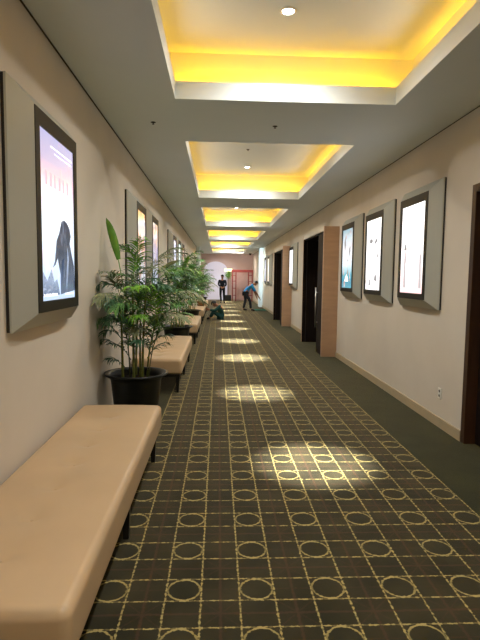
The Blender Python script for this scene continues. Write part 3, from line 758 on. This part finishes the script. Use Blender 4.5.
r = empty('ceiling_camera', (2.0, 31.6, H)); tag(r, 'small dark dome camera on the ceiling at the far right', 'camera')
b = bmesh.new(); lathe(b, [(0, 0), (0.09, 0), (0.09, -0.04), (0.085, -0.05), (0, -0.05)], 20); link_mesh('housing', b, M['chrome'], r, True)
b = bmesh.new(); lathe(b, [(0.075, -0.05), (0.07, -0.09), (0.04, -0.12), (0, -0.13)], 20); link_mesh('dome', b, M['bezel'], r, True)

# ------------------------------------------------------------------ people
def skin(name, nodes, edges, m, parent, sub=2, root=0):
    me = bpy.data.meshes.new(name); me.from_pydata([n[0] for n in nodes], edges, [])
    o = bpy.data.objects.new(name, me); C.objects.link(o)
    md = o.modifiers.new('Skin', 'SKIN')
    sv = me.skin_vertices[0].data
    for i, n in enumerate(nodes):
        rr = n[1]; sv[i].radius = rr if isinstance(rr, tuple) else (rr, rr); sv[i].use_root = (i == root)
    s = o.modifiers.new('Sub', 'SUBSURF'); s.levels = sub; s.render_levels = sub
    bpy.context.view_layer.update()
    dg = bpy.context.evaluated_depsgraph_get()
    me2 = bpy.data.meshes.new_from_object(o.evaluated_get(dg))
    o.modifiers.clear(); o.data = me2; me2.name = name
    for p in me2.polygons: p.use_smooth = True
    me2.materials.clear(); me2.materials.append(m)
    o.parent = parent
    return o

def person(loc, rz, label, J, shirt, trousers, sleeve='long', hat=False, hair=True, curl=0.5):
    """J: joints in metres, figure faces +y. keys pelvis chest neck head + (shoulder elbow wrist hip knee ankle)_(l|r)"""
    r = empty('person', loc, rz); tag(r, label, 'person')
    v = {k: Vector(p) for k, p in J.items()}
    nodes, edges, idx = [], [], {}
    def add(k, p, rad, frm=None):
        idx[k] = len(nodes); nodes.append((tuple(p), rad))
        if frm is not None: edges.append((idx[frm], idx[k]))
    add('pelvis', v['pelvis'], (0.125, 0.10))
    add('waist', v['pelvis'].lerp(v['chest'], 0.45), (0.115, 0.09), 'pelvis')
    add('chest', v['chest'], (0.14, 0.105), 'waist'); add('neck', v['neck'], 0.052, 'chest')
    hd = (v['head'] - v['neck']).normalized()
    fw = Vector((0, 1, 0)); fw = (fw - hd * fw.dot(hd)); fw = fw.normalized() if fw.length > 0.1 else Vector((0, 0, -1))
    if 'face' in v: fw = v['face'].normalized(); fw = (fw - hd * fw.dot(hd)).normalized()
    rt = hd.cross(fw).normalized()
    add('jaw', v['neck'] + hd * 0.06 + fw * 0.015, (0.058, 0.066), 'neck'); add('headm', v['neck'] + hd * 0.13 + fw * 0.01, (0.076, 0.09), 'jaw'); add('crown', v['neck'] + hd * 0.20, (0.06, 0.07), 'headm')
    for s in 'lr':
        sg = -1 if s == 'l' else 1
        add('sh' + s, v['shoulder_' + s], 0.052, 'chest'); add('el' + s, v['elbow_' + s], 0.040, 'sh' + s); add('wr' + s, v['wrist_' + s], 0.027, 'el' + s)
        d = (v['wrist_' + s] - v['elbow_' + s]).normalized(); side = d.cross(Vector((0, 1, 0.01))).normalized(); dn = d.cross(side).normalized()
        add('pa' + s, v['wrist_' + s] + d * 0.055, (0.034, 0.018), 'wr' + s)
        base = v['wrist_' + s] + d * 0.085
        for f in range(4):
            o = side * (-0.03 + 0.02 * f); ln = (0.065, 0.078, 0.074, 0.058)[f]
            add('f%d%s' % (f, s), base + o, 0.010, 'pa' + s)
            add('g%d%s' % (f, s), base + o * 1.1 + d * ln * 0.5, 0.009, 'f%d%s' % (f, s))
            add('h%d%s' % (f, s), base + o * 1.1 + d * ln * 0.85 + dn * ln * curl * 0.5, 0.008, 'g%d%s' % (f, s))
        add('t0' + s, v['wrist_' + s] + d * 0.04 - side * 0.038, 0.011, 'pa' + s); add('t1' + s, v['wrist_' + s] + d * 0.08 - side * 0.06, 0.009, 't0' + s)
        add('hi' + s, v['hip_' + s], 0.082, 'pelvis'); add('kn' + s, v['knee_' + s], 0.055, 'hi' + s); add('an' + s, v['ankle_' + s], 0.038, 'kn' + s)
        add('to' + s, v['toe_' + s], 0.034, 'an' + s)
    body = skin('body', nodes, edges, M['skin'], r, 2)
    # clothes over the body
    def sub(keys, links, m, name, grow):
        ii = {k: i for i, k in enumerate(keys)}; ns = []
        for k in keys:
            p, rad = extra[k] if k in extra else nodes[idx[k]]
            rad = rad if isinstance(rad, tuple) else (rad, rad)
            ns.append((p, (rad[0] + grow, rad[1] + grow)))
        return skin(name, ns, [(ii[a], ii[b]) for a, b in links], m, r, 2)
    extra = {}
    for s in 'lr':
        a, b = v['elbow_' + s], v['wrist_' + s]
        extra['cuf' + s] = (tuple(a.lerp(b, 0.93 if sleeve == 'long' else 0.05)), 0.028 if sleeve == 'long' else 0.042)
        extra['ancuf' + s] = (tuple(v['knee_' + s].lerp(v['ankle_' + s], 0.95)), 0.04)
    extra['col'] = (tuple(v['chest'].lerp(v['neck'], 0.75)), 0.062)
    extra['hem'] = (tuple(v['pelvis'] + (v['pelvis'] - v['chest']).normalized() * 0.03), (0.135, 0.115))
    ks = ['waist', 'chest', 'col', 'hem']; ln = [('hem', 'waist'), ('waist', 'chest'), ('chest', 'col')]
    for s in 'lr':
        ks += ['sh' + s, 'el' + s, 'cuf' + s] if sleeve == 'long' else ['sh' + s, 'cuf' + s]
        ln += [('chest', 'sh' + s), ('sh' + s, 'el' + s), ('el' + s, 'cuf' + s)] if sleeve == 'long' else [('chest', 'sh' + s), ('sh' + s, 'cuf' + s)]
    sub(ks, ln, M[shirt], 'shirt', 0.018)
    ks = ['pelvis']; ln = []
    for s in 'lr': ks += ['hi' + s, 'kn' + s, 'ancuf' + s]; ln += [('pelvis', 'hi' + s), ('hi' + s, 'kn' + s), ('kn' + s, 'ancuf' + s)]
    sub(ks, ln, M[trousers], 'trousers', 0.014)
    for s in 'lr':
        a, t = v['ankle_' + s], v['toe_' + s]
        skin('shoe', [(tuple(a + Vector((0, 0, -0.01))), 0.045), (tuple(a.lerp(t, 0.6)), 0.045), (tuple(t + (t - a).normalized() * 0.03), 0.036)], [(0, 1), (1, 2)], M['shoe'], r, 2)
    hc = v['neck'] + hd * 0.145
    def blob(name, c, rads, m, cut=None, par=None):
        b = bmesh.new(); bmesh.ops.create_uvsphere(b, u_segments=18, v_segments=12, radius=1)
        mt = Matrix((rt, fw, hd)).transposed()
        if cut: bmesh.ops.delete(b, geom=[q for q in b.verts if cut(q.co)], context='VERTS')
        for q in b.verts: q.co = c + mt @ Vector((q.co.x * rads[0], q.co.y * rads[1], q.co.z * rads[2]))
        return link_mesh(name, b, m, par or body, True)
    if hair: blob('hair', hc + hd * 0.012, (0.088, 0.105, 0.112), M['hair'], lambda q: q.y > 0.45 and q.z < 0.45 or q.z < -0.55)
    for s in (-1, 1):
        blob('eye', hc + fw * 0.088 + rt * s * 0.03 - hd * 0.01, (0.012, 0.006, 0.007), M['eyes'])
        blob('ear', hc + rt * s * 0.08 - hd * 0.02, (0.010, 0.02, 0.03), M['skin'])
    blob('nose', hc + fw * 0.098 - hd * 0.035, (0.013, 0.018, 0.022), M['skin'])
    blob('mouth', hc + fw * 0.085 - hd * 0.07, (0.024, 0.007, 0.006), M['lips'])
    if hat:
        blob('cap', hc + hd * 0.05, (0.094, 0.11, 0.075), M['black_cloth'], lambda q: q.z < -0.15)
        blob('cap_peak', hc + hd * 0.04 + fw * 0.1, (0.07, 0.06, 0.008), M['black_cloth'])
    return r

# standing person in black, facing the camera, hands joined in front
person((0.24, 29.4, 0), pi, 'person in a black uniform and cap standing before the white backdrop, hands joined', {
    'pelvis': (0, 0, 0.90), 'chest': (0, 0.0, 1.22), 'neck': (0, 0.01, 1.40), 'head': (0, 0.02, 1.6),
    'shoulder_l': (-0.185, 0, 1.33), 'elbow_l': (-0.225, 0.03, 1.07), 'wrist_l': (-0.09, 0.17, 0.95),
    'shoulder_r': (0.185, 0, 1.33), 'elbow_r': (0.225, 0.03, 1.07), 'wrist_r': (0.09, 0.17, 0.95),
    'hip_l': (-0.09, 0, 0.84), 'knee_l': (-0.10, 0.03, 0.47), 'ankle_l': (-0.11, 0.0, 0.085), 'toe_l': (-0.14, 0.14, 0.045),
    'hip_r': (0.09, 0, 0.84), 'knee_r': (0.10, 0.02, 0.47), 'ankle_r': (0.06, -0.02, 0.085), 'toe_r': (0.08, 0.12, 0.045)},
    'black_cloth', 'black_cloth', 'long', hat=True)
# person bending forward toward the column (faces +x)
person((1.28, 22.5, 0), -pi / 2, 'person in a bright blue shirt bending down to reach the floor by the white column', {
    'pelvis': (0, -0.05, 0.86), 'chest': (0, 0.14, 1.12), 'neck': (0, 0.27, 1.22), 'head': (0, 0.44, 1.27), 'face': (0, 0.5, -0.85),
    'shoulder_l': (-0.18, 0.22, 1.15), 'elbow_l': (-0.20, 0.36, 0.90), 'wrist_l': (-0.14, 0.46, 0.64),
    'shoulder_r': (0.18, 0.22, 1.15), 'elbow_r': (0.20, 0.38, 0.90), 'wrist_r': (0.12, 0.56, 0.62),
    'hip_l': (-0.09, -0.05, 0.80), 'knee_l': (-0.10, -0.04, 0.46), 'ankle_l': (-0.10, -0.14, 0.085), 'toe_l': (-0.12, 0.01, 0.045),
    'hip_r': (0.09, -0.05, 0.80), 'knee_r': (0.10, 0.15, 0.48), 'ankle_r': (0.10, 0.20, 0.085), 'toe_r': (0.12, 0.35, 0.045)},
    'blue_cloth', 'navy_cloth', 'short')
# person sitting on the carpet, facing the bench (-x)
person((0.12, 17.75, 0), pi / 2, 'person in a dark teal jacket sitting on the carpet and leaning toward the bench', {
    'pelvis': (0, -0.02, 0.13), 'chest': (0, 0.03, 0.40), 'neck': (0, 0.12, 0.51), 'head': (0, 0.28, 0.58), 'face': (0, 0.8, -0.6),
    'shoulder_l': (-0.17, 0.06, 0.46), 'elbow_l': (-0.20, 0.24, 0.32), 'wrist_l': (-0.12, 0.42, 0.36),
    'shoulder_r': (0.17, 0.06, 0.46), 'elbow_r': (0.20, 0.22, 0.30), 'wrist_r': (0.10, 0.42, 0.34),
    'hip_l': (-0.10, 0.03, 0.13), 'knee_l': (-0.16, 0.30, 0.30), 'ankle_l': (-0.12, 0.40, 0.07), 'toe_l': (-0.12, 0.50, 0.045),
    'hip_r': (0.10, 0.03, 0.13), 'knee_r': (0.20, 0.28, 0.26), 'ankle_r': (0.10, 0.38, 0.07), 'toe_r': (0.10, 0.50, 0.045)},
    'green_cloth', 'green_cloth', 'long')

# teal cloth on the floor
b = bmesh.new(); rnd = random.Random(8); nx, ny = 12, 10; g = []
for i in range(nx + 1):
    g.append([b.verts.new((-0.30 + 0.60 * i / nx + rnd.uniform(-0.02, 0.02), -0.55 + 1.1 * j / ny + rnd.uniform(-0.02, 0.02), 0.012 + 0.02 * abs(sin(i * 1.3 + j)) * rnd.random())) for j in range(ny + 1)])
for i in range(nx):
    for j in range(ny): b.faces.new((g[i][j], g[i + 1][j], g[i + 1][j + 1], g[i][j + 1]))
bmesh.ops.solidify(b, geom=list(b.faces), thickness=0.01)
o = link_mesh('floor_cloth', b, M['teal_mat'], None, True); o.location = (1.93, 23.2, 0.0)
tag(o, 'crumpled teal cloth on the carpet at the foot of the white column', 'cloth')

# things left on the fourth bench
r = empty('cloth_bag', (-0.62, 18.15, 0.461)); tag(r, 'brown cloth bag on the end of the fourth bench', 'bag')
b = rounded_box(0.12, 0.14, 0.10, 0.05, 0.04)
for v_ in b.verts: v_.co.z += 0.10; v_.co.x *= 1.05 - 1.2 * max(0, v_.co.z - 0.1)
link_mesh('bag_body', b, M['brown_bag'], r, True)
b = bmesh.new(); tube(b, [(0, -0.07, 0.19), (0, -0.05, 0.25), (0, 0.05, 0.25), (0, 0.07, 0.19)], 0.008, 6); link_mesh('strap', b, M['brown_bag'], r, True)
r = empty('paper_carton', (-0.80, 17.4, 0.461)); tag(r, 'small white carton on the fourth bench', 'carton')
boxes('carton_body', [(-0.07, 0.07, -0.07, 0.07, 0, 0.12)], M['white_cup'], r, 0.004)
boxes('lid', [(-0.075, 0.075, -0.075, 0.075, 0.12, 0.135)], M['white_cup'], r, 0.003)

# ------------------------------------------------------------------ camera (fitted to the photograph)
f, yaw, pitch, roll = 499.45, 0.0443757, -0.0846842, 0.012407
fwd = Vector((sin(yaw) * cos(pitch), cos(yaw) * cos(pitch), sin(pitch)))
rr = Vector((cos(yaw), -sin(yaw), 0)); uu = rr.cross(fwd)
r2 = rr * cos(roll) + uu * sin(roll); u2 = -rr * sin(roll) + uu * cos(roll)
cam = bpy.data.cameras.new('Camera'); co = bpy.data.objects.new('Camera', cam); C.objects.link(co)
cam.sensor_fit = 'VERTICAL'; cam.sensor_height = 24; cam.lens = f / 640 * 24; cam.clip_start = 0.05
mw = Matrix((r2, u2, -fwd)).transposed().to_4x4(); mw.translation = Vector((0, 0, CAMZ)); co.matrix_world = mw
sc_ = bpy.context.scene; sc_.camera = co
sc_.view_settings.view_transform = 'Standard'; sc_.view_settings.look = 'None'
sc_.view_settings.exposure = 0.0
sc_.cycles.use_denoising = True
sc_.cycles.max_bounces = 8; sc_.cycles.diffuse_bounces = 6
sc_.cycles.sample_clamp_indirect = 4
